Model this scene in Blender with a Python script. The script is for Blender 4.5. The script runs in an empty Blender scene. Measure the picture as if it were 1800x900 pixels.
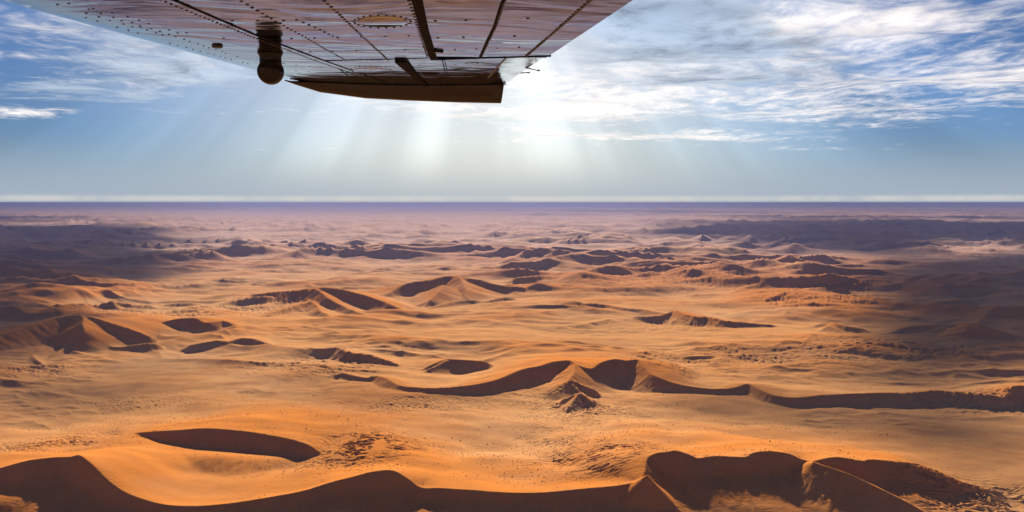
import bpy, bmesh, math
import numpy as np
from mathutils import Vector, Matrix

R = math.radians
SC = bpy.context.scene
COL = SC.collection

# ------------------------------------------------------------------ camera
FPX, IW, IH, YINF = 1386.0, 1800.0, 900.0, 356.0      # focal length in photo pixels, eye-level line
ALT = 600.0
PITCH = math.atan((IH/2 - YINF)/FPX)
cam_d = bpy.data.cameras.new('camera')
cam_d.sensor_width = 36.0
cam_d.lens = 36.0*FPX/IW
cam_d.clip_start, cam_d.clip_end = 0.05, 600000.0
cam = bpy.data.objects.new('camera', cam_d)
cam.location = (0, 0, ALT)
cam.rotation_euler = (R(90) - PITCH, 0, 0)
COL.objects.link(cam)
SC.camera = cam

# ------------------------------------------------------------------ light
SUN_EL, SUN_AZ = R(23.5), R(-2.0)          # azimuth from +Y towards +X
SUN_DIR = Vector((math.cos(SUN_EL)*math.sin(SUN_AZ), math.cos(SUN_EL)*math.cos(SUN_AZ), math.sin(SUN_EL)))
sun_d = bpy.data.lights.new('sun', 'SUN')
sun_d.energy, sun_d.angle, sun_d.color = 5.0, R(0.6), (1.0, 0.91, 0.76)
sun = bpy.data.objects.new('sun', sun_d)
sun.rotation_euler = (-SUN_DIR).to_track_quat('-Z', 'Y').to_euler()
COL.objects.link(sun)

world = bpy.data.worlds.new('World')
SC.world = world
world.use_nodes = True
SKY_STRENGTH = 0.07

class NT:
    """small helper to write node trees"""
    def __init__(s, tree):
        s.t = tree; s.n = tree.nodes; s.l = tree.links
    def node(s, typ, **kw):
        n = s.n.new(typ)
        for k, v in kw.items(): setattr(n, k, v)
        return n
    def put(s, sock, v):
        if isinstance(v, bpy.types.NodeSocket): s.l.new(v, sock)
        else: sock.default_value = v
    def math(s, op, a, b=None, c=None, clamp=False):
        n = s.node('ShaderNodeMath', operation=op, use_clamp=clamp)
        for i, v in enumerate((a, b, c)):
            if v is not None: s.put(n.inputs[i], v)
        return n.outputs[0]
    def vmath(s, op, a, b=None):
        n = s.node('ShaderNodeVectorMath', operation=op)
        s.put(n.inputs[0], a)
        if b is not None: s.put(n.inputs[1], b)
        return n.outputs['Value'] if op in ('DOT_PRODUCT', 'LENGTH') else n.outputs[0]
    def mix(s, f, a, b, mode='MIX'):
        n = s.node('ShaderNodeMix', data_type='RGBA', blend_type=mode)
        s.put(n.inputs[0], f); s.put(n.inputs[6], a); s.put(n.inputs[7], b)
        return n.outputs[2]
    def ramp(s, v, lo, hi, a=0.0, b=1.0, smooth=True):
        n = s.node('ShaderNodeMapRange', interpolation_type='SMOOTHSTEP' if smooth else 'LINEAR')
        s.put(n.inputs[0], v)
        for i, q in enumerate((lo, hi, a, b)): s.put(n.inputs[i+1], q)
        return n.outputs[0]
    def noise(s, vec, scale, detail=4.0, rough=0.5, dist=0.0, dim='3D'):
        n = s.node('ShaderNodeTexNoise', noise_dimensions=dim)
        if dim == '1D': s.put(n.inputs['W'], vec)
        else: s.put(n.inputs['Vector'], vec)
        n.inputs['Scale'].default_value = scale; n.inputs['Detail'].default_value = detail
        n.inputs['Roughness'].default_value = rough; n.inputs['Distortion'].default_value = dist
        return n.outputs[0]
    def scaled(s, vec, sc):
        return s.vmath('MULTIPLY', vec, sc)

w = NT(world.node_tree)
w.n.clear()
sky = w.node('ShaderNodeTexSky', sky_type='NISHITA')
sky.sun_disc = False
sky.sun_elevation = SUN_EL
sky.sun_rotation = SUN_AZ
sky.altitude = 600.0
sky.air_density, sky.dust_density, sky.ozone_density = 1.0, 1.6, 2.0
tc = w.node('ShaderNodeTexCoord')
v = w.vmath('NORMALIZE', tc.outputs['Generated'])
# sunbeams: soft streaks that radiate from the sun's direction
e1 = SUN_DIR.cross(Vector((0, 0, 1))).normalized()
e2 = e1.cross(SUN_DIR).normalized()
pa, pb = w.vmath('DOT_PRODUCT', v, tuple(e1)), w.vmath('DOT_PRODUCT', v, tuple(e2))
ang = w.math('ARCTAN2', pa, w.math('MULTIPLY', pb, -1.0))
rad = w.math('SQRT', w.math('ADD', w.math('MULTIPLY', pa, pa), w.math('MULTIPLY', pb, pb)))
streak = w.noise(w.math('ADD', ang, 7.37), 3.6, 3.0, 0.5, dim='1D')
beam = w.ramp(streak, 0.34, 0.68, 0.88, 1.13)
sep = w.node('ShaderNodeSeparateXYZ'); w.l.new(v, sep.inputs[0])
elev = sep.outputs[2]
infront = w.ramp(w.vmath('DOT_PRODUCT', v, tuple(SUN_DIR)), 0.45, 0.85)
mask = w.math('MULTIPLY', infront, w.ramp(elev, 0.0, 0.06))
beam_f = w.math('ADD', 1.0, w.math('MULTIPLY', w.math('SUBTRACT', beam, 1.0), mask))
gm = w.node('ShaderNodeGamma'); w.l.new(sky.outputs[0], gm.inputs[0]); gm.inputs[1].default_value = 0.95   # the photo holds the bright sky back
nearsun = w.ramp(w.vmath('DOT_PRODUCT', v, tuple(SUN_DIR)), 0.83, 1.0)
skyc = w.mix(1.0, gm.outputs[0], w.mix(nearsun, (0.122, 0.210, 0.380, 1), (0.285, 0.32, 0.375, 1)), 'MULTIPLY')
bm = w.node('ShaderNodeCombineColor')
for i in range(3): w.l.new(beam_f, bm.inputs[i])
skyc = w.mix(1.0, skyc, bm.outputs[0], 'MULTIPLY')
lowf = w.ramp(elev, 0.085, 0.0, 0.0, 0.85)
skyc = w.mix(lowf, skyc, (2.45, 2.9, 3.5, 1))
# pale band of far fog just over the horizon
t_az = w.math('MULTIPLY', w.math('ARCTAN2', sep.outputs[0], sep.outputs[1]), 4.0)
azn = w.noise(t_az, 2.2, 4.0, 0.6, dim='1D')
band = w.math('MULTIPLY', w.ramp(elev, -0.001, 0.004), w.ramp(elev, 0.005, 0.0105, 1.0, 0.0))
skyc = w.mix(w.math('MULTIPLY', band, w.ramp(azn, 0.3, 0.6, 0.25, 0.65)), skyc, (4.6, 4.45, 4.05, 1))
bg = w.node('ShaderNodeBackground'); w.l.new(skyc, bg.inputs[0]); bg.inputs[1].default_value = SKY_STRENGTH
wo = w.node('ShaderNodeOutputWorld'); w.l.new(bg.outputs[0], wo.inputs[0])

SC.view_settings.view_transform = 'Standard'
SC.view_settings.look = 'None'
SC.view_settings.exposure = 1.25
SC.view_settings.gamma = 1.0
SC.view_settings.use_curve_mapping = False
SC.render.engine = 'CYCLES'
SC.cycles.use_denoising = True
SC.cycles.max_bounces = 8
SC.cycles.volume_bounces = 1
SC.cycles.transparent_max_bounces = 16

# ------------------------------------------------------------------ helpers
def tag(o, label=None, cat=None, kind=None, group=None):
    if label: o['label'] = label
    if cat: o['category'] = cat
    if kind: o['kind'] = kind
    if group: o['group'] = group
    return o

def material(name):
    m = bpy.data.materials.new(name); m.use_nodes = True
    t = NT(m.node_tree); t.n.clear()
    return m, t, t.node('ShaderNodeOutputMaterial')

def mesh_np(name, verts, faces, mat, parent=None, smooth=True):
    """mesh object from numpy arrays; faces is (n,4) or (n,3)"""
    me = bpy.data.meshes.new(name)
    nv, nf, k = len(verts), len(faces), faces.shape[1]
    me.vertices.add(nv); me.vertices.foreach_set('co', np.ascontiguousarray(verts, dtype=np.float32).ravel())
    me.loops.add(nf*k); me.loops.foreach_set('vertex_index', np.ascontiguousarray(faces, dtype=np.int32).ravel())
    me.polygons.add(nf)
    me.polygons.foreach_set('loop_start', np.arange(nf, dtype=np.int32)*k)
    me.polygons.foreach_set('loop_total', np.full(nf, k, dtype=np.int32))
    me.polygons.foreach_set('use_smooth', np.full(nf, smooth, dtype=bool))
    me.update(calc_edges=True); me.validate()
    me.materials.append(mat)
    o = bpy.data.objects.new(name, me); COL.objects.link(o)
    if parent: o.parent = parent
    return o

def grid_faces(nr, nc):
    i = np.arange(nr-1)[:, None]*nc + np.arange(nc-1)[None, :]
    return np.stack([i, i+1, i+nc+1, i+nc], -1).reshape(-1, 4)

CP, SP = math.cos(PITCH), math.sin(PITCH)
def ray(px, py):
    """direction through photo pixel (unit forward component)"""
    a, b = (px - IW/2)/FPX, (IH/2 - py)/FPX
    return (a, CP + b*SP, -SP + b*CP)
def on_level(px, py, z):
    dx, dy, dz = ray(px, py)
    t = (z - ALT)/dz
    return (dx*t, dy*t)

# ------------------------------------------------------------------ numpy noise
_rng = np.random.RandomState(7)
_perm = _rng.permutation(4096)
_gang = _rng.rand(4096)*2*np.pi
_gx, _gy = np.cos(_gang), np.sin(_gang)
def perlin(x, y, seed=0):
    xi, yi = np.floor(x).astype(np.int64), np.floor(y).astype(np.int64)
    xf, yf = x - xi, y - yi
    u, vv = xf*xf*xf*(xf*(xf*6-15)+10), yf*yf*yf*(yf*(yf*6-15)+10)
    def g(ix, iy, fx, fy):
        h = _perm[(_perm[(ix + seed*131) & 4095] + iy) & 4095]
        return _gx[h]*fx + _gy[h]*fy
    a, b = g(xi, yi, xf, yf), g(xi+1, yi, xf-1, yf)
    c, d = g(xi, yi+1, xf, yf-1), g(xi+1, yi+1, xf-1, yf-1)
    return (a + u*(b-a) + vv*((c + u*(d-c)) - (a + u*(b-a))))*1.5
def fbm(x, y, n=4, seed=0, gain=0.5):
    s, a = 0, 1.0
    for k in range(n):
        s = s + a*perlin(x*2**k, y*2**k, seed+k); a *= gain
    return s
def sstep(a, b, x):
    t = np.clip((x-a)/(b-a), 0, 1)
    return t*t*(3-2*t)

# ------------------------------------------------------------------ the desert
# crest lines read off the photograph: (pixel x, pixel y, crest height in metres); the slip face lies to the
# right hand of the direction of travel
LEE, STO = (33, 1.3), (12, 1.6)
RIDGES = [
 # foreground ridge along the bottom
 dict(p=[(-140,850,60),(-60,832,70),(0,822,80),(50,809,95),(90,804,98),(122,803,98),(140,800,102),(160,815,92),(185,840,72),(215,862,55),
         (250,877,45),(290,887,40),(340,889,38),(400,885,38),(460,876,42),(530,863,50),(580,848,62),(620,838,72),(655,829,82),(690,827,84),
         (715,840,70),(740,857,55),(780,858,54),(840,862,52),(900,866,50),(960,865,50),(1000,861,53),(1060,856,57),(1105,850,62),(1126,844,67),(1134,828,75),(1138,808,84),(1148,799,90),
         (1165,795,94),(1190,792,98),(1215,800,92),(1228,805,88),(1260,801,90),(1310,803,88),(1325,796,93),(1350,793,95),(1385,797,90),(1405,806,82),(1425,811,76),(1432,812,70)], lee=(36,1.5), sto=(12,1.7), apron=(0.82,14.5)),
 dict(p=[(1425,811,74),(1470,803,82),(1515,810,80),(1530,807,82),(1580,812,76),(1620,820,70),(1650,831,60),(1675,843,48),(1700,852,38),(1720,857,30),
         (1740,860,20),(1780,868,8)], lee=(35,1.5), sto=(12,1.7), apron=(0.76,13)),
 dict(p=[(1430,812,84),(1490,832,76),(1540,855,62),(1590,880,45),(1630,902,30),(1690,935,10)], lee=(30,1.6), sto=(20,2.0), apron=(0.86,15)),
 dict(p=[(1138,835,82),(1160,860,62),(1192,895,36),(1215,930,15)], lee=(30,1.8), sto=(30,1.8)),
 dict(p=[(52,810,93),(32,832,78),(0,856,58),(-40,890,35)], lee=(30,1.8), sto=(26,1.8)),
 # far rim of the bowl
 dict(p=[(215,764,25),(260,759,45),(310,756,58),(360,753,62),(420,757,62),(470,764,60),(510,772,56),(540,781,48),(560,794,35),(578,809,20),(596,820,6)],
      lee=(38,3.2), sto=(6,1.5)),
 dict(p=[(440,738,18),(560,744,32),(640,765,42),(690,792,46),(740,830,46),(800,852,34),(880,873,10)], lee=(8,1.6), sto=(13,1.6), round=45),
 dict(p=[(235,794,32),(330,802,36),(420,804,36),(500,803,30),(552,804,18)], lee=(17,1.7), sto=(14,1.5), round=35),
 # middle ridge
 dict(p=[(545,648,4),(590,658,18),(605,655,22),(640,663,20),(660,660,25),(680,665,30),(700,677,30),(740,681,32),(780,681,34),(810,679,36),(850,672,40),
         (890,661,46),(920,648,55),(950,642,58),(975,635,62),(1000,633,62),(1012,639,57),(1040,647,50),(1060,636,60),(1078,631,64),(1100,633,62),
         (1120,632,62),(1135,645,52),(1150,660,42),(1175,670,34),(1210,678,28),(1250,683,25),(1290,682,26),(1312,675,32),(1330,683,28),(1360,694,22),
         (1400,698,22),(1450,694,25),(1500,692,27),(1560,690,28),(1620,689,30),(1645,686,35),(1690,690,30),(1740,694,26),(1762,697,22),(1772,684,32),
         (1785,679,36),(1810,677,36),(1860,676,36),(1950,680,20)], lee=(34,1.15), sto=(11,1.7)),
 dict(p=[(1012,640,58),(1006,655,50),(1000,668,42)], lee=(28,1.5), sto=(26,1.5)),
 dict(p=[(972,692,4),(988,678,24),(1002,667,42),(1020,676,30),(1040,684,22),(1062,697,4)], lee=(33,1.2), sto=(26,1.4)),
 dict(p=[(980,712,4),(995,700,20),(1017,692,34),(1035,702,22),(1058,709,4)], lee=(33,1.2), sto=(26,1.4)),
 dict(p=[(1017,692,33),(1000,712,15),(988,728,2)], lee=(30,1.3), sto=(26,1.5)),
 dict(p=[(1135,634,50),(1170,645,34),(1210,652,20),(1242,659,4)], lee=(20,1.3), sto=(12,1.5)),
 dict(p=[(1195,630,8),(1206,626,20),(1250,625,22),(1285,633,5)], lee=(30,1.2), sto=(10,1.6)),
 dict(p=[(1320,676,24),(1350,677,16),(1390,686,4)], lee=(22,1.3), sto=(10,1.5)),
 # smaller dunes left of the middle ridge
 dict(p=[(430,622,4),(480,615,14),(530,611,24),(560,612,34),(595,611,40),(610,618,40),(640,622,36),(670,630,26),(690,638,16),(714,646,2)], lee=(34,1.1), sto=(11,1.6)),
 dict(p=[(735,648,4),(760,640,20),(785,631,32),(800,632,32),(845,634,26),(885,641,4)], lee=(32,1.3), sto=(12,1.6)),
 dict(p=[(785,633,30),(760,645,16),(735,655,3)], lee=(25,1.3), sto=(22,1.5)),
 dict(p=[(520,640,4),(545,643,14),(565,648,16),(590,652,4)], lee=(30,1.2), sto=(10,1.5)),
 # big dune at the left
 dict(p=[(-180,640,30),(-80,612,55),(-20,592,72),(50,572,90),(110,556,105),(145,553,112),(180,562,98),(220,575,72),(260,590,38),(290,598,6)], lee=(33,1.1), sto=(14,1.6)),
 dict(p=[(145,555,111),(147,575,88),(136,597,50),(108,614,24),(60,642,4)], lee=(33,1.1), sto=(21,1.7)),
 dict(p=[(160,588,16),(180,603,22),(205,610,20),(235,606,26),(270,603,26),(302,608,4)], lee=(30,1.3), sto=(11,1.5)),
 dict(p=[(305,613,4),(345,604,22),(375,599,30),(400,600,30),(420,595,37),(445,596,34),(470,602,20),(502,607,3)], lee=(32,1.2), sto=(11,1.6)),
 dict(p=[(215,555,10),(260,561,28),(275,567,28),(300,562,46),(320,559,54),(345,560,54),(360,566,46),(390,563,42),(412,569,26),(445,576,5)], lee=(33,1.2), sto=(11,1.6)),
 dict(p=[(-90,548,50),(0,538,70),(30,539,66),(40,549,50),(70,549,46),(110,545,52),(135,549,30)], lee=(32,1.2), sto=(11,1.6)),
 dict(p=[(-120,474,100),(-60,470,110),(0,467,120),(20,468,115),(50,475,95),(80,471,105),(100,482,80),(115,478,90),(140,482,80),(165,484,75),(200,490,60),(235,500,30),(262,503,5)],
      lee=(30,1.5), sto=(12,1.5)),
 dict(p=[(50,620,10),(60,628,14),(75,640,8),(95,645,2)], lee=(28,1.2), sto=(16,1.4)),
 dict(p=[(115,612,20),(135,620,16),(160,628,3)], lee=(28,1.2), sto=(16,1.4)),
 # dune complex, left of centre
 dict(p=[(420,520,10),(450,516,34),(480,512,50),(520,510,70),(555,505,90),(575,505,95),(600,508,90),(630,516,75),(660,525,55),(690,537,35),(715,545,18),(738,548,3)],
      lee=(33,1.3), sto=(13,1.5)),
 dict(p=[(552,506,88),(575,522,62),(605,538,32),(640,552,18),(672,554,18),(682,552,18),(702,558,12),(738,556,3)], lee=(30,1.3), sto=(16,1.6)),
 dict(p=[(425,552,4),(470,554,14),(490,545,22),(520,537,28),(548,530,36),(562,545,25),(602,562,12),(652,568,2)], lee=(30,1.3), sto=(14,1.5)),
 dict(p=[(360,545,4),(400,530,20),(440,523,32),(470,520,36),(500,525,10)], lee=(28,1.3), sto=(14,1.5)),
 dict(p=[(440,584,3),(470,580,12),(500,579,14),(530,577,3)], lee=(28,1.2), sto=(10,1.5)),
 dict(p=[(645,530,3),(690,510,40),(720,497,75),(750,492,90),(780,485,105),(800,484,108),(812,487,104),(840,491,88),(870,499,62),(900,502,50),(930,505,38),(968,506,6)],
      lee=(31,1.6), sto=(13,1.5)),
 dict(p=[(809,487,104),(818,505,66),(822,522,28),(820,530,10)], lee=(30,1.5), sto=(18,1.7)),
 dict(p=[(778,500,84),(760,522,40),(735,540,6)], lee=(26,1.5), sto=(22,1.5)),
 dict(p=[(740,546,3),(770,536,18),(800,529,25),(830,526,28),(850,529,14),(870,525,24),(890,522,26),(935,531,3)], lee=(30,1.2), sto=(13,1.5)),
 # dunes right of centre
 dict(p=[(898,498,4),(908,489,42),(930,485,52),(960,484,50),(970,487,44),(992,497,6)], lee=(30,1.4), sto=(14,1.5)),
 dict(p=[(860,520,4),(900,506,26),(940,506,26),(965,500,30),(990,498,24),(1030,485,46),(1045,486,45),(1070,488,36),(1100,484,42),(1130,480,55),(1142,477,62),(1160,480,55),(1180,481,50),(1210,487,40),(1255,493,14)],
      lee=(30,1.4), sto=(13,1.5)),
 dict(p=[(1235,497,10),(1280,490,50),(1300,492,46),(1330,500,30),(1360,503,26),(1400,498,42),(1412,493,56),(1430,497,46),(1460,502,35),(1490,503,26),(1518,506,8)], lee=(31,1.3), sto=(13,1.5)),
 dict(p=[(1505,508,4),(1540,504,30),(1570,496,36),(1600,488,50),(1630,482,55),(1650,485,40),(1695,500,5)], lee=(30,1.4), sto=(13,1.5)),
 dict(p=[(1485,495,10),(1497,488,46),(1520,486,52),(1545,492,12)], lee=(32,1.3), sto=(13,1.5)),
 dict(p=[(1655,507,8),(1700,503,42),(1760,497,60),(1790,493,70),(1880,490,80)], lee=(32,1.3), sto=(12,1.5)),
 dict(p=[(905,530,3),(930,530,10),(960,538,12),(1000,536,20),(1030,534,32),(1045,533,36),(1075,537,30),(1100,541,28),(1130,543,28),(1155,548,28),(1175,550,32),(1190,545,46),(1205,552,42),
         (1225,556,42),(1250,557,42),(1275,563,38),(1310,566,32),(1350,570,20),(1385,575,4)], lee=(31,1.3), sto=(12,1.5)),
 dict(p=[(1090,553,4),(1130,556,14),(1165,554,20),(1190,560,4)], lee=(28,1.2), sto=(12,1.5)),
 dict(p=[(1175,517,4),(1230,517,14),(1260,516,20),(1285,524,3)], lee=(28,1.2), sto=(11,1.5)),
 dict(p=[(1275,535,4),(1330,529,28),(1350,525,42),(1380,512,65),(1400,514,60),(1430,517,50),(1460,517,42),(1490,521,28),(1530,528,18),(1560,538,15),(1600,537,16),(1650,530,26),
         (1700,525,32),(1760,520,36),(1800,517,40),(1880,515,40)], lee=(30,1.4), sto=(13,1.5)),
 dict(p=[(1540,526,6),(1560,524,16),(1600,530,4)], lee=(26,1.2), sto=(11,1.5)),
 dict(p=[(1310,570,4),(1345,571,16),(1378,574,3)], lee=(28,1.2), sto=(11,1.5)),
 dict(p=[(1405,574,4),(1445,568,26),(1462,566,36),(1475,570,36),(1510,576,30),(1545,581,8)], lee=(30,1.3), sto=(13,1.5)),
 dict(p=[(1458,572,30),(1480,581,20),(1515,587,12),(1560,585,16),(1590,576,30),(1610,572,36),(1680,570,40),(1705,567,60)], lee=(31,1.3), sto=(12,1.5)),
 dict(p=[(1648,594,8),(1652,589,24),(1695,582,46),(1710,569,76),(1730,572,65),(1762,582,40),(1810,597,12),(1850,605,4)], lee=(32,1.3), sto=(15,1.6)),
 dict(p=[(1612,600,14),(1640,613,14),(1665,626,12),(1700,628,16),(1760,627,18),(1800,625,20),(1900,625,20)], lee=(30,1.2), sto=(11,1.5)),
 dict(p=[(1340,600,3),(1400,596,12),(1470,594,14),(1540,597,14),(1600,600,16),(1635,602,3)], lee=(28,1.2), sto=(10,1.5)),
 # front edge of the raised sand below the middle ridge
 dict(p=[(650,712,4),(690,717,9),(740,720,11),(800,719,9),(850,712,3)], lee=(28,1.1), sto=(6,1.4)),
 dict(p=[(630,702,3),(670,702,6),(720,709,6),(745,712,2)], lee=(26,1.1), sto=(6,1.4)),
]
# patches of small knobbly dunes: (pixel x, pixel y, half width m, half depth m, amplitude m)
ROUGH = [(650,790,110,110,4.0),(1070,812,130,110,4.0),(110,775,170,110,2.4),(565,632,230,160,5.0),(255,690,200,120,2.0),(1720,862,150,90,4.0),(1600,605,420,200,6.0),
         (1740,690,260,120,4.0),(720,705,200,110,3.0),(460,530,420,500,8.0),(1010,700,160,200,3.0),(1000,770,150,90,2.0),(300,545,500,300,7.0),(1180,560,320,200,7.0),
         (980,520,400,300,6.0),(1430,530,500,400,8.0),(1190,645,160,120,3.0),(1300,620,400,160,3.5),(60,640,160,120,3.0),(1520,500,700,700,8.0),(1150,490,800,700,9.0),(1640,855,120,60,1.0)]

def catmull(pts, n=4):
    P = np.array(pts, float)
    P = np.vstack([2*P[0]-P[1], P, 2*P[-1]-P[-2]])
    out = []
    for i in range(1, len(P)-2):
        p0, p1, p2, p3 = P[i-1], P[i], P[i+1], P[i+2]
        for k in range(n):
            t = k/n
            c = 0.5*((2*p1) + (-p0+p2)*t + (2*p0-5*p1+4*p2-p3)*t*t + (-p0+3*p1-3*p2+p3)*t**3)
            out.append(c)
    out.append(P[-2])
    return np.array(out)

def smax(a, b, k):
    h = np.clip(0.5 + 0.5*(a-b)/k, 0, 1)
    return b + (a-b)*h + k*h*(1-h)

def base_sheet(X, Y):
    """the rolling plain that the dunes stand on"""
    D = np.hypot(X, Y)
    z = (15 + 9*sstep(2600, 5000, D))*fbm(X/850, Y/600, 2, 3) + 6.0*fbm((X+0.3*Y)/330, Y/210, 3, 5)
    z = z*sstep(300, 1400, D)
    return z + 16*fbm(X/5000, Y/3800, 3, 8)*sstep(3500, 9000, D)

def traced_dunes(X, Y, H):
    """raise the hand-placed dunes in the layer H of heights above the plain"""
    for rd in RIDGES:
        pts = [(*on_level(px, py, h), h) for px, py, h in rd['p']]
        C = catmull(pts, 4)
        C[:, 2] = np.maximum(C[:, 2] - base_sheet(C[:, 0], C[:, 1]), 1.0)
        tp = np.linspace(0.1, 1, 4)                 # low ends run out into the plain
        if rd['p'][0][2] <= 16: C[:4, 2] *= tp[:len(C)]
        if rd['p'][-1][2] <= 16: C[-4:, 2] *= tp[::-1][-len(C):]
        C[:, 2] = np.maximum(C[:, 2], 0.5)
        (ls, lp), (ss, sp) = rd['lee'], rd['sto']
        kl, ks = lp/math.tan(R(ls)), sp/math.tan(R(ss))
        apron = rd.get('apron')
        reach = C[:, 2].max()*max(kl, ks, (1/math.tan(R(apron[1])) if apron else 0)) + 40
        sel = np.nonzero((X > C[:,0].min()-reach) & (X < C[:,0].max()+reach) & (Y > C[:,1].min()-reach) & (Y < C[:,1].max()+reach))
        if len(sel[0]) == 0: continue
        dist = np.hypot(C[:,0].mean(), C[:,1].mean())
        x, y, z = X[sel], Y[sel], H[sel]
        wob = dist/1600.0                      # slightly wavering crests
        wa = 1.5 if rd['p'][0][1] > 740 else 5*wob
        x2 = x + wa*perlin(x/(65*wob), y/(65*wob), 31)
        y2 = y + wa*perlin(x/(65*wob), y/(65*wob), 32)
        best = np.full(x.shape, 1e12); bp = np.zeros_like(x); side = np.zeros_like(x)
        hc = np.zeros_like(x); ws = np.full(x.shape, 1e-30); arc = np.zeros_like(x)
        run = 0.0
        for a, b in zip(C[:-1], C[1:]):
            d = b[:2]-a[:2]; L2 = d@d
            if L2 < 1e-6: continue
            L = math.sqrt(L2)
            t = np.clip(((x2-a[0])*d[0] + (y2-a[1])*d[1])/L2, 0, 1)
            qx, qy = x2-(a[0]+t*d[0]), y2-(a[1]+t*d[1])
            dd = qx*qx + qy*qy
            cr = (d[0]*qy - d[1]*qx)/L
            tol = 1e-6*best + 1e-9
            m = (dd < best - tol) | ((dd < best + tol) & (np.abs(cr) > bp))
            best[m] = dd[m]; bp[m] = np.abs(cr)[m]; side[m] = cr[m]
            arc[m] = (run + t*L)[m]; run += L
            wt = L/(dd + 4.0)**2.5
            hc += wt*(a[2] + t*(b[2]-a[2])); ws += wt
        hc = hc/ws
        dd = np.sqrt(best)
        if 'round' in rd: dd = np.sqrt(best + rd['round']**2) - rd['round']
        # slumps and down-slope flutes on the slip face
        g = 1 + 0.10*fbm(x/(26*wob), y/(60*wob), 3, 40)
        lee = hc*np.clip(1 - dd*g/(kl*hc), 0, 1)**lp
        if apron:
            f = apron[0] + 0.04*fbm(x/120, y/160, 2, 47)
            ap = hc*f - dd*math.tan(R(apron[1])) + 0.8*fbm(arc/24, dd/90, 2, 49)*np.clip(dd/50, 0, 1) + 0.2*fbm(x/16, y/13, 3, 48)*np.clip(dd/40, 0, 1)
            lee = smax(lee, np.maximum(ap, 0), 5.0)
        fl = wob*fbm(arc/(11*wob), dd/(50*wob), 2, 46)
        lee = lee + 0.9*fl*np.clip(dd/(10*wob), 0, 1)*np.clip(lee/(8*wob), 0, 1)
        sto = hc*np.clip(1 - dd/(ks*hc*(1 + 0.25*perlin(x/(160*wob), y/(160*wob), 44))), 0, 1)**sp
        wt = np.clip(0.5 + 0.65*side/np.maximum(dd, 1e-6), 0, 1)      # rounds the ends off
        if 'round' in rd: wt = (side > 0).astype(float)
        prof = lee + (sto-lee)*wt
        H[sel] = smax(prof, z, 2.0 + 1.2*wob)
    return H

def far_dunes(X, Y, D):
    """chains of dunes beyond (and beside) the traced ones"""
    wx = X + 350*fbm(X/1900, Y/1900, 2, 11); wy = Y + 350*fbm(X/1900, Y/1900, 2, 15)
    chain = fbm(wx/3200, wy/1900, 3, 21)                        # where the chains run
    m = sstep(-0.42, 0.38, chain)
    r1 = np.clip(1 - np.abs(fbm(wx/1700, wy/780, 2, 51, 0.4))*1.75, 0, 1)
    r2 = np.clip(1 - np.abs(fbm(wx/760, wy/330, 2, 61, 0.45))*1.7, 0, 1)
    r3 = np.clip(1 - np.abs(fbm((X+0.4*Y)/300, Y/120, 2, 71, 0.5))*1.6, 0, 1)
    return m*(1-0.3*sstep(20000, 60000, D))*(84*r1**1.9 + 20*r2**1.7*(0.3+r1) + 4*r3**1.6*(0.3+m))

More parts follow.
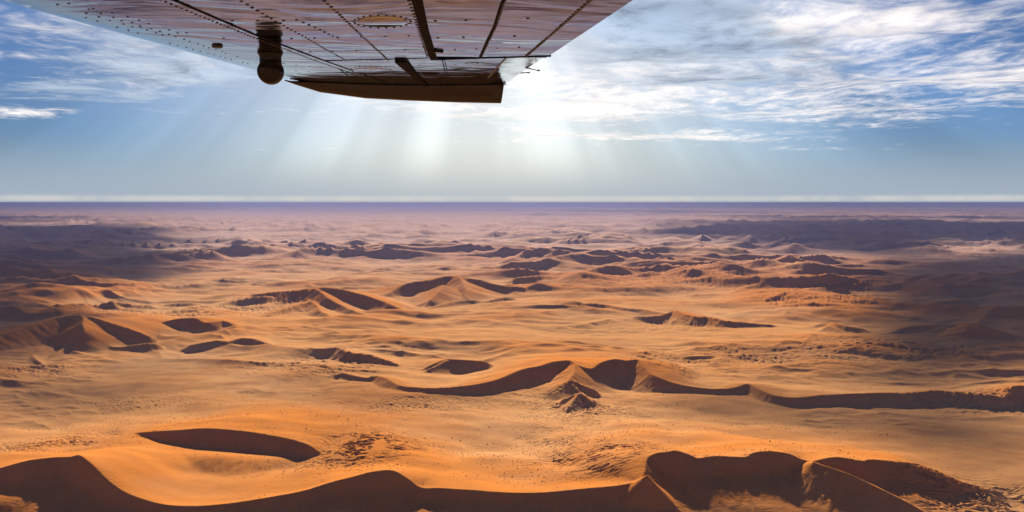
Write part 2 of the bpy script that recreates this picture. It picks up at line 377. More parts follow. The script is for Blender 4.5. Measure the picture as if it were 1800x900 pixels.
def build_desert(mat):
    # columns: azimuth, fine across the view and coarse behind; rows: distance
    fine = np.linspace(-36.5, 36.5, 1180)
    az = np.concatenate([np.linspace(-180, -60, 40, endpoint=False), np.linspace(-60, -36.5, 60, endpoint=False), fine,
                         np.linspace(36.5, 60, 61)[1:], np.linspace(60, 180, 41)[1:]])
    yy = np.concatenate([np.linspace(1010, 700, 400, endpoint=False), np.linspace(700, 480, 310, endpoint=False),
                         np.linspace(480, 372, 200, endpoint=False), np.linspace(372, 360.8, 44)])
    d_view = ALT*FPX/(yy - YINF)
    d = np.concatenate([[2, 40, 120, 250, 400, 550, 700, 820, 930, 1030, 1100, 1160, 1210, 1245], d_view])
    A, D = np.meshgrid(np.radians(az), d)
    # rows are straight across the view so that they follow the picture's depth
    k = np.where(np.abs(A) < R(60), 1/np.cos(np.clip(A, -R(60), R(60))), 2.0)
    k = 1 + (k-1)*np.clip((D-200)/800, 0, 1)
    X, Y = D*k*np.sin(A), D*k*np.cos(A)
    Dr = np.hypot(X, Y)
    base = base_sheet(X, Y)
    inview = 1 - sstep(R(35), R(41), np.abs(A))
    far = np.maximum(sstep(3300, 6500, Dr), 0.8*(1-inview))*sstep(500, 1600, Dr)
    H = far_dunes(X, Y, Dr)*far
    # low ripples of sand on the plains, in patches
    pm = sstep(-0.15, 0.45, fbm(X/900, Y/650, 3, 111))*sstep(1200, 1700, Dr)*(1-sstep(14000, 22000, Dr))
    H += pm*(4.5*np.clip(1-np.abs(fbm((X+0.4*Y)/210, Y/110, 3, 121))*1.6, 0, 1) + 1.6*np.maximum(0, 0.4+fbm((X+0.5*Y)/60, Y/34, 3, 125)))
    # soft swells that link the dunes
    wx, wy = X + 160*fbm(X/800, Y/800, 2, 140), Y + 160*fbm(X/800, Y/800, 2, 143)
    sm = sstep(-0.42, 0.22, fbm(X/1500, Y/1100, 2, 146))*(0.22*sstep(1500, 2000, Dr) + 0.78*sstep(2700, 3300, Dr))*(1-0.6*sstep(9000, 20000, Dr))
    H += sm*(21*np.clip(1-np.abs(fbm((wx+0.35*wy)/620, wy/300, 2, 149, 0.35))*1.7, 0, 1)**1.4 + 5*np.clip(1-np.abs(fbm((wx+0.5*wy)/240, wy/120, 2, 153, 0.4))*1.7, 0, 1)**1.4)
    H = traced_dunes(X, Y, H)
    Z = base + H
    for px, py, rx, ry, amp in ROUGH:
        amp *= 2.2 if py > 600 else 1.0
        cx, cy = on_level(px, py, 30)
        sel = np.nonzero((np.abs(X-cx) < 2.4*rx) & (np.abs(Y-cy) < 2.4*ry))
        x, y = X[sel], Y[sel]
        wgt = np.exp(-((x-cx)/rx)**2 - ((y-cy)/ry)**2)*sstep(-0.45, 0.15, fbm(x/(rx*0.5), y/(ry*0.5), 2, 88) + 0.1)
        sc = 4.5*amp
        rr = fbm((x + 0.5*y)/(sc*2.6), y/(sc*0.62) + 0.4*perlin(x/sc/2, y/sc/2, 92), 2, 93, 0.45)
        saw = (rr*2.2) % 1.0                                  # small steps with their steep side to the viewer
        saw = np.where(saw < 0.22, saw/0.22, 1-(saw-0.22)/0.78)
        Z[sel] += amp*wgt*(saw - 0.45)
    verts = np.stack([X, Y, Z], -1).reshape(-1, 3)
    o = mesh_np('desert', verts, grid_faces(*X.shape)[:, ::-1], mat)
    tag(o, kind='structure')
    return o, np.radians(az), d, Z

def sand_material():
    m, t, out = material('red_sand')
    geo = t.node('ShaderNodeNewGeometry')
    P = geo.outputs['Position']
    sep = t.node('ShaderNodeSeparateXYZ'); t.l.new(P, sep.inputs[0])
    n1 = t.noise(P, 1/420.0, 4, 0.55)
    n2 = t.noise(P, 1/60.0, 5, 0.6)
    n3 = t.noise(P, 1/7.0, 3, 0.6)
    red = t.ramp(t.math('ADD', sep.outputs[2], t.math('MULTIPLY', t.math('SUBTRACT', n1, 0.5), 40.0)), -5.0, 45.0)
    c = t.mix(red, (0.53, 0.255, 0.094, 1), (0.51, 0.175, 0.032, 1))
    c = t.mix(t.ramp(sep.outputs[1], 3500.0, 12000.0, 0.0, 0.75), c, (0.60, 0.44, 0.39, 1))        # distance haze painted into the sand colour, paler and pinker far off
    n0 = t.noise(t.scaled(P, (1/2600.0, 1/1500.0, 0.0)), 1.0, 5, 0.6, 0.5)
    c = t.mix(t.ramp(n0, 0.50, 0.64, 0, 0.45), c, (0.60, 0.36, 0.19, 1))
    c = t.mix(t.ramp(n2, 0.42, 0.68, 0, 0.35), c, (0.36, 0.15, 0.055, 1))
    c = t.mix(t.ramp(n1, 0.55, 0.75, 0, 0.35), c, (0.40, 0.19, 0.085, 1))
    c = t.mix(t.ramp(n3, 0.55, 0.8, 0, 0.25), c, (0.24, 0.10, 0.04, 1))
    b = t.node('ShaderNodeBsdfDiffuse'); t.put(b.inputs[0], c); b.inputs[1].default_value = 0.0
    bump = t.node('ShaderNodeBump'); bump.inputs['Strength'].default_value = 0.8; bump.inputs['Distance'].default_value = 1.0
    # wind ripples, finer than the mesh
    wv = t.noise(t.scaled(P, (1/14.0, 1/5.0, 1/8.0)), 1.0, 3, 0.6)
    t.l.new(wv, bump.inputs['Height']); t.l.new(bump.outputs[0], b.inputs['Normal'])
    t.l.new(b.outputs[0], out.inputs[0])
    return m

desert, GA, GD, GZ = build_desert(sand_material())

# ------------------------------------------------------------------ shrubs: dark specks of dry bush on the sand
def ground_z(x, y):
    ci = np.interp(np.arctan2(x, y), GA, np.arange(len(GA)))
    ri = np.interp(y, GD, np.arange(len(GD)))
    r0, c0 = ri.astype(int).clip(0, len(GD)-2), ci.astype(int).clip(0, len(GA)-2)
    fr, fc = ri-r0, ci-c0
    return (GZ[r0,c0]*(1-fr)*(1-fc) + GZ[r0+1,c0]*fr*(1-fc) + GZ[r0,c0+1]*(1-fr)*fc + GZ[r0+1,c0+1]*fr*fc)
def build_shrubs():
    m, t, out = material('dry_bush')
    b = t.node('ShaderNodeBsdfDiffuse'); b.inputs[0].default_value = (0.085, 0.050, 0.024, 1); t.l.new(b.outputs[0], out.inputs[0])
    rs = np.random.RandomState(12)
    spots = [(660,795,110,80,700),(1010,815,170,70,1200),(330,725,300,50,700),(160,745,200,50,500),(1290,850,130,55,260),(1480,850,90,60,160),(520,820,110,50,400),
             (850,800,160,60,500),(1120,720,250,60,700),(1000,740,160,60,500),(900,700,900,90,1500),(1450,740,350,80,900),(600,660,200,40,500),(900,600,600,60,700),(1500,640,300,50,600),(1330,830,60,40,150)]
    xs, ys, zs = [], [], []
    for cx, cy, rx, ry, n in spots:
        px, py = rs.normal(cx, rx*0.6, n), rs.normal(cy, ry*0.55, n)
        lim = (py > 560) & (py < 925) & (px > -150) & (px < 1950)
        d = ALT*FPX/(py[lim]-YINF)*0.95
        xs.append((px[lim]-IW/2)/FPX*d); ys.append(d)
    x, y = np.concatenate(xs), np.concatenate(ys)
    # bushes gather in drifts
    keep = (fbm(x/70, y/70, 2, 150) + rs.uniform(-0.5, 0.5, len(x))) > 0.0
    x, y = x[keep], y[keep]
    z = ground_z(x, y)
    phi = (1+5**0.5)/2
    ico = np.array([(-1,phi,0),(1,phi,0),(-1,-phi,0),(1,-phi,0),(0,-1,phi),(0,1,phi),(0,-1,-phi),(0,1,-phi),(phi,0,-1),(phi,0,1),(-phi,0,-1),(-phi,0,1)])/1.9
    icf = np.array([(0,11,5),(0,5,1),(0,1,7),(0,7,10),(0,10,11),(1,5,9),(5,11,4),(11,10,2),(10,7,6),(7,1,8),(3,9,4),(3,4,2),(3,2,6),(3,6,8),(3,8,9),(4,9,5),(2,4,11),(6,2,10),(8,6,7),(9,8,1)])
    n = len(x)
    r = rs.uniform(0.45, 1.05, n)*(1 + 0.6*(rs.rand(n) > 0.95))
    V = ico[None]*(r[:, None, None]*rs.uniform(0.75, 1.3, (n, 12, 1)))*np.array([1.15, 1.0, 0.8]) + np.stack([x, y, z + 0.35*r], -1)[:, None, :]
    F = icf[None] + 12*np.arange(n)[:, None, None]
    return tag(mesh_np('desert_shrubs', V.reshape(-1, 3), F.reshape(-1, 3), m, smooth=False), kind='stuff')
build_shrubs()

# ------------------------------------------------------------------ haze
def build_haze():
    m, t, out = material('desert_haze')
    pv = t.node('ShaderNodeVolumePrincipled')
    pv.inputs['Color'].default_value = (0.35, 0.44, 0.80, 1)
    pv.inputs['Density'].default_value = 1/36000.0
    pv.inputs['Anisotropy'].default_value = -0.45
    t.l.new(pv.outputs[0], out.inputs['Volume'])
    h = 185000.0
    z0, z1 = float(GZ.min()) - 1.0, ALT + 12.0
    v = np.array([(x, y, z) for z in (z0, z1) for y in (-h, h) for x in (-h, h)], float)
    f = np.array([(0,2,3,1),(4,5,7,6),(0,1,5,4),(2,6,7,3),(0,4,6,2),(1,3,7,5)])
    o = mesh_np('haze', v, f, m, smooth=False)
    return tag(o, kind='stuff')
build_haze()

# ------------------------------------------------------------------ clouds
def cloud_material(name, sx, sy, lo, hi, amax, thin, thick_c, puff_w, wisp=0.3):
    m, t, out = material(name)
    geo = t.node('ShaderNodeNewGeometry')
    P = t.scaled(geo.outputs['Position'], (1.0, 1.0, 0.0))
    cover = t.node('ShaderNodeAttribute', attribute_name='cover').outputs['Fac']
    big = t.noise(t.scaled(P, (1/sx, 1/sy, 1)), 1.0, 6, 0.56, wisp)
    puff = t.noise(t.scaled(P, (6/sx, 5/sy, 1)), 1.0, 7, 0.64, 0.35)
    dens = t.math('ADD', t.math('MULTIPLY', big, 1-puff_w), t.math('MULTIPLY', puff, puff_w))
    dens = t.math('ADD', dens, cover)
    alpha = t.ramp(dens, lo, hi, 0.0, amax)
    tr = t.node('ShaderNodeBsdfTransparent')
    tl = t.node('ShaderNodeBsdfTranslucent')
    t.put(tl.inputs[0], t.mix(t.ramp(dens, lo, hi+0.15), thin, thick_c))
    mx = t.node('ShaderNodeMixShader'); t.put(mx.inputs[0], alpha)
    t.l.new(tr.outputs[0], mx.inputs[1]); t.l.new(tl.outputs[0], mx.inputs[2])
    t.l.new(mx.outputs[0], out.inputs[0])
    return m

def cloud_layer(name, height, mat, base, by_ground=(), by_sky=(), fade=(30000, 170000, 0.16), seed=5):
    """a sheet of cloud with thicker banks and openings: by_ground lists them by the ground (photo pixel) in their
    shadow, by_sky by the direction (photo pixel) they lie in; (x, y, half width, half height, amount)"""
    nx, ny = 300, 330
    ux, uy = np.linspace(-1, 1, nx), np.linspace(-1, 1, ny)
    sh = height/math.tan(SUN_EL)
    xs = 200000*np.sign(ux)*np.abs(ux)**2.2; ys = sh + 2500 + 240000*np.sign(uy)*np.abs(uy)**2.2
    X, Y = np.meshgrid(xs, ys)
    Z = height + 0.05*height*fbm(X/16000, Y/12000, 3, seed)
    sh = height/math.tan(SUN_EL)
    gx, gy = X - sh*math.tan(SUN_AZ), Y - sh
    def add(cov, gx, gy, hh, lst):
        ok = gy > 900
        yy = np.maximum(gy, 900)
        py = YINF + hh*FPX/yy; px = IW/2 + FPX*gx/yy
        for cx, cy, rx, ry, amt in lst:
            cov += np.where(ok, amt*np.exp(-((px-cx)/rx)**2 - ((py-cy)/ry)**2), 0)
    cov = np.full(X.shape, float(base))
    add(cov, gx, gy, ALT, by_ground)
    add(cov, X, Y, -(height-ALT), by_sky)
    cov -= fade[2]*sstep(fade[0], fade[1], np.hypot(X, Y))
    o = mesh_np(name, np.stack([X, Y, Z], -1).reshape(-1, 3), grid_faces(ny, nx), mat)
    at = o.data.attributes.new('cover', 'FLOAT', 'POINT')
    at.data.foreach_set('value', cov.astype(np.float32).ravel())
    return tag(o, kind='stuff')

cloud_layer('clouds', 9600.0,
    cloud_material('broken_cloud', 11500.0, 12500.0, 0.47, 0.75, 0.85, (0.80, 0.78, 0.79, 1), (0.76, 0.76, 0.79, 1), 0.46),
    -0.04,
    by_sky=[(900,120,1300,110,0.03),(1530,50,280,60,0.13),(1750,130,200,80,0.13),(1420,170,320,45,0.11),(1000,170,260,60,0.12),(1150,60,160,80,0.08),(1180,243,340,13,0.24),(1450,262,200,6,0.16),(250,262,320,5,0.16),(620,262,200,5,0.14),(1050,200,260,16,0.10),(1500,205,260,14,0.10),(700,190,260,40,0.08),
            (300,130,190,34,0.10),(80,60,190,44,0.09),(30,202,120,13,0.20),(200,250,300,50,-0.08),(450,60,300,90,-0.03),(1600,310,500,30,-0.08)],
    by_ground=[(900,560,520,130,-0.13),(600,400,420,24,-0.10),(350,790,450,50,-0.12),(950,850,500,40,-0.12),(640,738,150,24,0.26),(860,745,130,20,0.24),(1500,740,300,36,0.26),(1240,722,150,14,0.24),(40,695,240,34,0.22),
               (560,692,190,13,0.22),(400,740,200,14,0.16),(1000,600,150,13,0.20),(1650,650,250,24,0.20),(330,640,200,14,0.18),(1050,580,200,10,0.16),(250,600,160,10,0.16),(1250,700,160,10,-0.08),(680,592,160,10,0.22),(1350,640,220,15,0.20),(1750,800,180,60,0.22),(1000,750,200,14,-0.08)])
cloud_layer('cloud_veil', 8500.0,
    cloud_material('grey_cloud_veil', 16000.0, 9000.0, 0.46, 0.64, 0.95, (0.36, 0.44, 0.56, 1), (0.25, 0.34, 0.49, 1), 0.25),
    -0.20,
    by_ground=[(-100,425,600,55,0.46),(150,475,300,40,0.30),(1430,412,560,34,0.46),(1850,480,360,70,0.34),(-80,585,400,85,0.42),(1880,610,400,110,0.42),
         (1700,740,240,50,0.16),
         (650,392,330,18,-0.3),(850,460,430,60,-0.34),(800,590,420,70,-0.22),(350,780,500,70,-0.25),(950,840,500,70,-0.25),(1150,700,260,30,-0.15),(250,522,220,9,-0.24),(1700,437,110,8,-0.3),(100,455,120,5,-0.25)],
    fade=(50000, 200000, 0.5), seed=9)

# ------------------------------------------------------------------ the aircraft wing overhead
W_AZ, W_TILT, W_HGT = math.atan((785-IW/2)/FPX), R(5.3), 0.292
S_AX = Vector((math.sin(W_AZ)*math.cos(W_TILT), math.cos(W_AZ)*math.cos(W_TILT), math.sin(W_TILT)))   # towards the tip
C_AX = Vector((math.cos(W_AZ), -math.sin(W_AZ), 0))                                                    # towards the trailing edge
U_AX = C_AX.cross(S_AX)                                                                                # up, square to the skin
EYE = Vector((0, 0, ALT))
ORG = EYE + U_AX*W_HGT
WM = Matrix((C_AX, S_AX, U_AX)).transposed().to_4x4()
WM.translation = ORG
wing = bpy.data.objects.new('aircraft_wing', None)
wing.empty_display_size = 0.3
COL.objects.link(wing)
wing.matrix_world = WM
tag(wing, 'shiny riveted metal underside of an aircraft wing reaching in from the top edge', 'aircraft wing')
# local wing space: x along the chord (aft), y along the span (outwards), z up; the flat of the lower skin is z = 0

def wl(px, py, z=0.0):
    """point of the lower skin (raised by z) seen at a photo pixel, in wing space"""
    d = Vector(ray(px, py))
    t = (W_HGT + z)/d.dot(U_AX)
    q = d*t
    return (q.dot(C_AX), q.dot(S_AX))

def paint(name, col, metal, rough, waves=0.0, coat=0.0, spec=0.5, edge=None):
    m, t, out = material(name)
    b = t.node('ShaderNodeBsdfPrincipled')
    b.inputs['Base Color'].default_value = (*col, 1)
    b.inputs['Metallic'].default_value = metal
    b.inputs['Roughness'].default_value = rough
    b.inputs['Coat Weight'].default_value = coat
    b.inputs['Specular IOR Level'].default_value = spec
    if edge: b.inputs['Specular Tint'].default_value = (*edge, 1)
    if waves:
        tc = t.node('ShaderNodeTexCoord')
        P = tc.outputs['Object']
        n1 = t.noise(t.scaled(P, (1.8, 3.2, 2.0)), 1.0, 3, 0.5, 0.8)       # oil-canned sheet metal
        n2 = t.noise(t.scaled(P, (9.0, 12.0, 6.0)), 1.0, 2, 0.5)
        h = t.math('ADD', n1, t.math('MULTIPLY', n2, 0.05))
        bp = t.node('ShaderNodeBump'); bp.inputs['Strength'].default_value = 1.0; bp.inputs['Distance'].default_value = waves
        t.l.new(h, bp.inputs['Height']); t.l.new(bp.outputs[0], b.inputs['Normal'])
        g = t.noise(t.scaled(P, (9.0, 3.0, 4.0)), 1.0, 5, 0.6)
        t.put(b.inputs['Base Color'], t.mix(t.ramp(g, 0.45, 0.75, 0, 0.5), (*col, 1), (col[0]*0.72, col[1]*0.68, col[2]*0.66, 1)))
        t.put(b.inputs['Roughness'], t.ramp(g, 0.3, 0.8, rough*0.7, rough*1.8))
    t.l.new(b.outputs[0], out.inputs[0])
    return m
M_SKIN = paint('wing_metal', (0.36, 0.38, 0.43), 1.0, 0.06, waves=0.0058, edge=(0.68, 0.71, 0.77))
M_RIVET = paint('rivet_metal', (0.03, 0.027, 0.03), 0.0, 0.4, spec=0.2)
M_DARK = paint('black_rubber', (0.008, 0.007, 0.008), 0.0, 0.5, spec=0.1)
M_GAP = paint('shadow_gap', (0.006, 0.005, 0.006), 0.0, 0.9, spec=0.05)
M_TIP = paint('brown_gloss_tip', (0.012, 0.008, 0.006), 0.0, 0.14, spec=0.35)
M_HOUSE = paint('black_gloss_housing', (0.004, 0.0035, 0.004), 0.0, 0.12, spec=0.2)
M_MIRROR = paint('dark_mirror', (0.002, 0.002, 0.003), 0.0, 0.03, spec=0.22)
M_WICK = paint('blue_grey_wick', (0.05, 0.08, 0.14), 0.2, 0.5)

S0, S1 = -0.6, wl(700, 147)[1]            # span covered: from above the cabin to the tip
def le(s):   # leading edge, chord position
    a, b = wl(-130, 0), wl(468, 141)
    return a[0] + (b[0]-a[0])*(s-a[1])/(b[1]-a[1]) - 0.012
def te(s):
    a, b = wl(1102, 0), wl(888, 147)
    return a[0] + (b[0]-a[0])*(s-a[1])/(b[1]-a[1])
SEC = [(1.0,0.0),(0.9,0.0),(0.8,0.0),(0.7,0.0),(0.6,0.0),(0.5,0.0),(0.42,0.0003),(0.36,0.001),(0.30,0.0022),(0.25,0.004),(0.20,0.0068),(0.16,0.010),(0.12,0.0145),(0.09,0.019),
       (0.065,0.024),(0.045,0.030),(0.028,0.037),(0.014,0.046),(0.004,0.057),(0.0,0.068),(0.006,0.082),(0.03,0.102),(0.08,0.128),(0.18,0.152),(0.3,0.162),(0.5,0.148),(0.75,0.086),(0.9,0.040),(1.0,0.006)]
def lower_z(x, s):
    """height of the lower skin at chord position x"""
    xc = (x - le(s))/(te(s)-le(s))
    pts = SEC[:20][::-1]
    return float(np.interp(xc, [p[0] for p in pts], [p[1] for p in pts]))

def build_skin():
    ss = np.linspace(S0, S1, 70)
    V = []
    for s in ss:
        a, b = le(s), te(s)
        V += [(a + (b-a)*x, s, z) for x, z in SEC]
    k = len(SEC)
    f = grid_faces(len(ss), k)
    # close the trailing edge
    i = np.arange(len(ss)-1)*k
    f = np.vstack([f, np.stack([i+k-1, i, i+k, i+2*k-1], -1)])
    return mesh_np('wing_skin', np.array(V), f[:, ::-1], M_SKIN, wing)
skin = build_skin()

def strip(name, pts, wid, mat, parent, lift=0.0015, thick=0.002):
    """thin raised strip following the lower skin through photo pixels (with optional width per end)"""
    P = [wl(*p) for p in pts]
    w0, w1 = wid if isinstance(wid, tuple) else (wid, wid)
    dense = []
    for a, b in zip(P[:-1], P[1:]):
        for t in np.linspace(0, 1, 8, endpoint=False): dense.append((a[0]+(b[0]-a[0])*t, a[1]+(b[1]-a[1])*t))
    dense.append(P[-1])
    V = []
    n = len(dense)
    for i, (x, y) in enumerate(dense):
        q, r = dense[max(i-1, 0)], dense[min(i+1, n-1)]
        dx, dy = r[0]-q[0], r[1]-q[1]; L = math.hypot(dx, dy)
        nx, ny = -dy/L, dx/L
        hw = 0.5*(w0 + (w1-w0)*i/(n-1))
        z = lower_z(x, y)
        for sgn, dz in ((-1, lift), (-1, -thick), (1, -thick), (1, lift)):
            V.append((x + sgn*nx*hw, y + sgn*ny*hw, z + dz))
    f = []
    for i in range(n-1):
        for k in range(4):
            k2 = (k+1) % 4
            f.append((4*i+k, 4*i+k2, 4*(i+1)+k2, 4*(i+1)+k))
    f += [(0, 3, 2, 1), (4*n-4, 4*n-3, 4*n-2, 4*n-1)]
    return mesh_np(name, np.array(V), np.array(f), mat, parent, smooth=False)

# rivets: low domes in rows, too small to pick apart one by one
DOME = []
for zz, rr in ((0.0, 1.0), (-0.35, 0.86), (-0.55, 0.45)):
    DOME += [(rr*math.cos(k*math.pi/4), rr*math.sin(k*math.pi/4), zz) for k in range(8)]
DOME.append((0, 0, -0.62))
DOME = np.array(DOME)
DF = [(a*8+k, a*8+(k+1) % 8, (a+1)*8+(k+1) % 8) for a in range(2) for k in range(8)] + [(a*8+k, (a+1)*8+(k+1) % 8, (a+1)*8+k) for a in range(2) for k in range(8)] \
   + [(16+k, 16+(k+1) % 8, 24) for k in range(8)]
DF = np.array(DF)
rv = np.random.RandomState(3)
def rivet_row(pts, step, r=0.0042, jit=0.0008, skip=0.0):
    P = np.array([wl(*p) for p in pts])
    seg = np.hypot(*np.diff(P, axis=0).T); cum = np.concatenate([[0], np.cumsum(seg)])
    q = np.arange(0, cum[-1], step)
    xs, ys = np.interp(q, cum, P[:, 0]), np.interp(q, cum, P[:, 1])
    return [(x + rv.uniform(-jit, jit), y + rv.uniform(-jit, jit), r*rv.uniform(0.9, 1.1)) for x, y in zip(xs, ys) if rv.rand() >= skip]
def rivet_mesh(name, spots, parent):
    V, F = [], []
    for i, (x, y, r) in enumerate(spots):
        V.append(DOME*np.array([r, r, r*0.9]) + np.array([x, y, lower_z(x, y) + 0.0004]))
        F.append(DF + i*len(DOME))
    o = mesh_np(name, np.vstack(V), np.vstack(F), M_RIVET, parent)
    o['kind'] = 'stuff'
    return o

rows = []
rows += rivet_row([(262,-8),(300,8),(444,66),(560,109),(640,136)], 0.034, 0.0046)
rows += rivet_row([(404,-10),(429,5),(475,32),(505,49),(539,67),(571,86),(608,106)], 0.050, 0.005)
rows += rivet_row([(555,-10),(571,2),(599,28),(635,62),(661,86),(683,106)], 0.046, 0.0052)
rows += rivet_row([(522,35),(536,41),(560,51),(590,66)], 0.055, 0.005)
rows += rivet_row([(723,-6),(725,4),(732,24),(742,59),(754,100)], 0.055, 0.0050)
rows += rivet_row([(718,-6),(720,4),(727,24),(738,59),(751,100)], 0.055, 0.0050)
rows += rivet_row([(408,37),(505,36)], 0.075, 0.005)
rows += rivet_row([(512,68),(640,65),(738,62)], 0.085, 0.005)
rows += rivet_row([(545,91),(640,89),(742,87)], 0.10, 0.005)
rows += rivet_row([(575,107),(640,106),(700,104),(760,102)], 0.032, 0.004)
# rivets of the nose skin, in short scattered chordwise lines
for x0, y0, x1, y1 in [(60,2,120,2),(120,12,215,30),(100,15,250,58),(160,22,300,72),(150,40,300,82),(230,44,420,104),(300,84,440,118),(200,26,330,66),(330,60,430,74),(500,113,600,122),(520,126,640,132),(490,104,560,108)]:
    rows += rivet_row([(x0,y0),(x1,y1)], 0.075, 0.0042, 0.004, 0.15)
# rings of the two oval plates and the outboard bay
for cx, cy, rx, ry, n in [(672,38,50,11,22),(651,125,38,9,24)]:
    for k in range(n):
        p = wl(cx + rx*math.cos(2*math.pi*k/n), cy + ry*math.sin(2*math.pi*k/n)); rows.append((p[0], p[1], 0.0045))
rows += rivet_row([(800,113),(885,110)], 0.06, 0.004) + rivet_row([(690,137),(760,140)], 0.05, 0.004)
rivet_mesh('rivets', rows, skin)

# skin seams
strip('skin_seam', [(285,-10),(300,-2),(450,62),(560,103),(690,149)], 0.007, M_GAP, skin)
strip('skin_seam', [(575,106.5),(700,103.5),(770,101.5)], 0.006, M_GAP, skin)
strip('skin_seam', [(545,90.5),(640,88.5),(742,86.5)], 0.004, M_GAP, skin, 0.001, 0.0006)
strip('skin_seam', [(777,102),(786,145)], 0.004, M_GAP, skin)
strip('skin_seam', [(781,102),(790,145)], 0.003, M_GAP, skin)
strip('skin_seam', [(893,98),(876,116),(858,137)], 0.010, M_RIVET, skin, 0.001, 0.0006)
strip('skin_seam', [(596,121),(612,133)], 0.004, M_GAP, skin)
strip('skin_seam', [(800,111),(850,110.5),(880,112)], 0.004, M_GAP, skin, 0.001, 0.0006)
strip('skin_seam', [(512,143.5),(530,145.5),(700,149),(760,149.5),(889,148)], 0.016, M_GAP, skin, 0.001, 0.004)

# aileron: its own slightly lowered skin behind a dark gap
def build_aileron():
    y_end = wl(860, 97.5)[1]
    hinge = [wl(*p) for p in ((728,-40),(735,0),(746,50),(757,82),(764,101))]
    hx, hy = [h[0] for h in hinge], [h[1] for h in hinge]
    ss = np.linspace(hinge[0][1] - 0.3, y_end, 40)
    V = []
    for s in ss:
        x0 = float(np.interp(s, hy, hx)) + 0.008; x1 = te(s) + 0.004
        for k, u in enumerate(np.linspace(0, 1, 12)):
            V.append((x0 + (x1-x0)*u, s, -0.0065))
        V.append((x1, s, 0.004)); V.append((x0, s, 0.006))
    k = 14
    f = grid_faces(len(ss), k)
    i = np.arange(len(ss)-1)*k
    f = np.vstack([f, np.stack([i+k-1, i, i+k, i+2*k-1], -1)])
    o = mesh_np('aileron', np.array(V), f, M_SKIN, wing, smooth=False)
    e = len(ss)*k
    return o
ail = build_aileron()
ar = []
ar += rivet_row([(888,-8),(885,2),(871,44),(858,71),(846,97)], 0.036, 0.0042)
ar += rivet_row([(1040,-8),(1028,2),(988,39),(944,78),(923,96)], 0.042, 0.0048)
ar += rivet_row([(765,32),(860,30),(975,26)], 0.085, 0.005)
ar += rivet_row([(770,63),(860,61),(945,58)], 0.085, 0.005)
ar += rivet_row([(800,84),(860,82),(930,79)], 0.085, 0.0045)
ar += rivet_row([(770,101),(860,98.5)], 0.045, 0.004)
arm = rivet_mesh('rivets', ar, ail)
arm.location.z = -0.0068
strip('rib_seam', [(890,-10),(882,0),(868,44),(855,71),(843,98)], 0.006, M_GAP, ail, 0.0, 0.009)
strip('rib_seam', [(1046,-10),(1034,0),(992,38),(948,77),(926,96)], 0.004, M_RIVET, ail, 0.0, 0.008)
strip('hinge_gap', [(728,-40),(733,-6),(746,50),(757,84),(763,102)], (0.022,0.030), M_GAP, wing, 0.001, 0.0095)
strip('end_gap', [(763,102),(860,98.5),(968,95.5)], (0.008,0.012), M_GAP, wing, 0.001, 0.0095)
strip('hinge_bolt', [(757,84),(778,86)], 0.010, M_DARK, wing, 0.001, 0.014)
strip('hinge_bracket', [(704,105),(720,122),(748,149)], (0.050,0.026), M_GAP, wing, 0.001, 0.012)

# oval inspection plates
def oval(name, cx, cy, rx, ry, mat, thick, parent):
    n = 32
    V, f = [], []
    for zz, k in ((0.001, 1.0), (-thick*0.6, 0.99), (-thick, 0.93)):
        for i in range(n):
            x, y = wl(cx + k*rx*math.cos(2*math.pi*i/n), cy + k*ry*math.sin(2*math.pi*i/n))
            V.append((x, y, lower_z(x, y) + zz))
    x, y = wl(cx, cy); V.append((x, y, lower_z(x, y) - thick))
    for a in range(2):
        for i in range(n):
            j = (i+1) % n
            f.append((a*n+i, a*n+j, (a+1)*n+j)); f.append((a*n+i, (a+1)*n+j, (a+1)*n+i))
    f += [(2*n+i, 2*n+(i+1) % n, 3*n) for i in range(n)]
    return mesh_np(name, np.array(V), np.array(f), mat, parent)
oval('inspection_plate', 672, 38, 45, 8.5, M_SKIN, 0.003, wing)
oval('inspection_plate', 651, 125, 32, 6.5, M_SKIN, 0.002, wing)
oval('inspection_plate', 757, 129, 15, 2.6, M_GAP, 0.002, wing)
oval('fuel_vent', 382, 83, 10, 2.6, M_DARK, 0.006, wing)

# drooped wing tip: lofted along the chord, inboard face turned to the cabin
def build_tip():
    top = [(500,141),(517,144.5),(560,147),(640,148.5),(720,149.3),(800,149.5),(860,149),(886,148.5)]
    low = [(500,142),(517,148),(560,160.5),(640,170.5),(720,174.5),(800,177.5),(860,178.8),(882,179.2)]
    V = []
    for (ax, ay), (bx, by) in zip(top, low):
        x, y = wl(ax, ay)
        drop = max((by-ay)/FPX*(y*1.0), 0.002)
        dx = (bx-ax)/FPX*y
        for u, out in ((0.0,0.0),(0.3,0.004),(0.6,0.010),(0.85,0.020),(1.0,0.034),(1.03,0.055),(0.97,0.085),(0.75,0.12),(0.35,0.15),(-0.5,0.165),(-1.2,0.14)):
            V.append((x + dx*max(u, 0), y + out, -drop*u + 0.004*(u == 0)))
    k = 11
    f = grid_faces(len(top), k)
    n = len(V)
    last = (len(top)-1)*k
    o = mesh_np('wing_tip', np.array(V), f, M_TIP, wing)
    bm = bmesh.new(); bm.from_mesh(o.data)
    bm.verts.ensure_lookup_table()
    bm.faces.new([bm.verts[last+i] for i in range(k)]); bm.faces.new([bm.verts[i] for i in range(k)][::-1])
    bmesh.ops.recalc_face_normals(bm, faces=bm.faces)
    bm.to_mesh(o.data); bm.free()
    return o
build_tip()

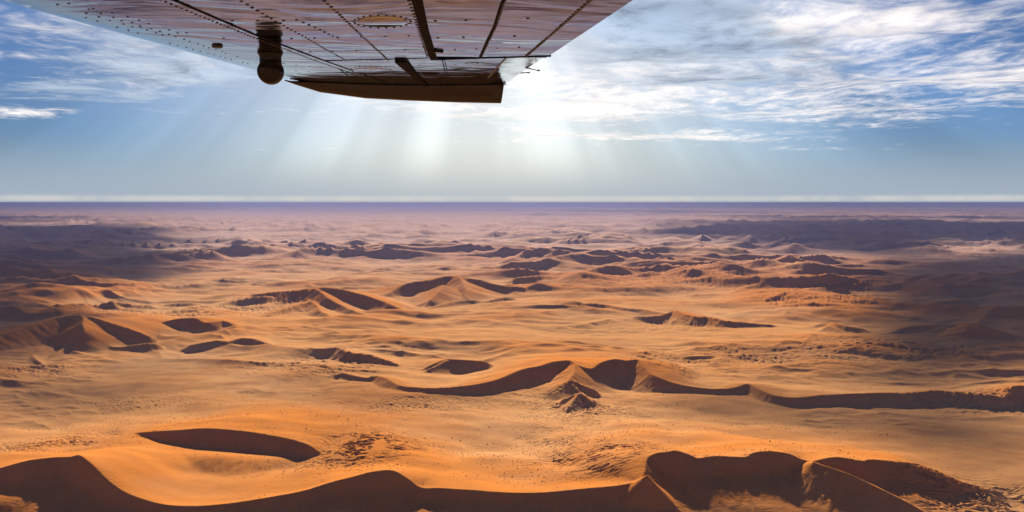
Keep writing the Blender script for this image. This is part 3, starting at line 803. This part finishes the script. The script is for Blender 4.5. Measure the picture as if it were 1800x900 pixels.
# gear-check mirror under the wing: base, stalk and a round convex head
def lathe(name, prof, mat, parent, n=28, sx=1.0, sy=1.0):
    V, f = [], []
    for r, z in prof:
        V += [(sx*r*math.cos(2*math.pi*i/n), sy*r*math.sin(2*math.pi*i/n), z) for i in range(n)]
    for a in range(len(prof)-1):
        for i in range(n):
            j = (i+1) % n
            f.append((a*n+i, a*n+j, (a+1)*n+j, (a+1)*n+i))
    return mesh_np(name, np.array(V), np.array(f), mat, parent)
mx, my = wl(475, 93)
mz = lower_z(mx, my)
stalk = lathe('mirror_stalk', [(0.0,0.004),(0.050,0.004),(0.050,-0.006),(0.046,-0.010),(0.043,-0.02),(0.043,-0.036),(0.045,-0.046),(0.0,-0.048)], M_HOUSE, wing, sy=0.7)
stalk.location = (mx, my, mz)
prof = [(0.0525*math.sin(math.pi*k/16), 0.052*math.cos(math.pi*k/16)) for k in range(17)]
head = lathe('mirror_head', prof, M_HOUSE, stalk, sy=0.8)
head.location = (0, -0.004, -0.075)
glass = lathe('mirror_glass', [(0.0,0.016),(0.012,0.0155),(0.024,0.0135),(0.036,0.0095),(0.043,0.006),(0.046,0.001),(0.046,-0.01)], M_MIRROR, stalk)
glass.location = (0, -0.036, -0.078)
glass.rotation_euler = (R(90+8), 0, R(6))

# static wicks on the trailing edge
def wick(py, length, droop):
    y = wl(900, py)[1]
    P0 = Vector((te(y) - 0.012, y, 0.003)); P1 = Vector((te(y) + length, y + 0.008, 0.003 + droop))
    d = (P1-P0); L = d.length; d.normalize()
    n1 = d.orthogonal().normalized(); n2 = d.cross(n1)
    V, f = [], []
    for t, r in ((0.0, 0.0002), (0.0, 0.0036), (0.8, 0.0026), (0.82, 0.0042), (1.0, 0.0042), (1.0, 0.0002)):
        V += [tuple(P0 + d*L*t + (n1*math.cos(k*math.pi/4) + n2*math.sin(k*math.pi/4))*r) for k in range(8)]
    for q in range(5):
        for k in range(8):
            f.append((q*8+k, q*8+(k+1) % 8, (q+1)*8+(k+1) % 8, (q+1)*8+k))
    return mesh_np('static_wick', np.array(V), np.array(f), M_WICK, wing)
wick(119.5, 0.060, -0.013)
wick(129.5, 0.056, 0.006)
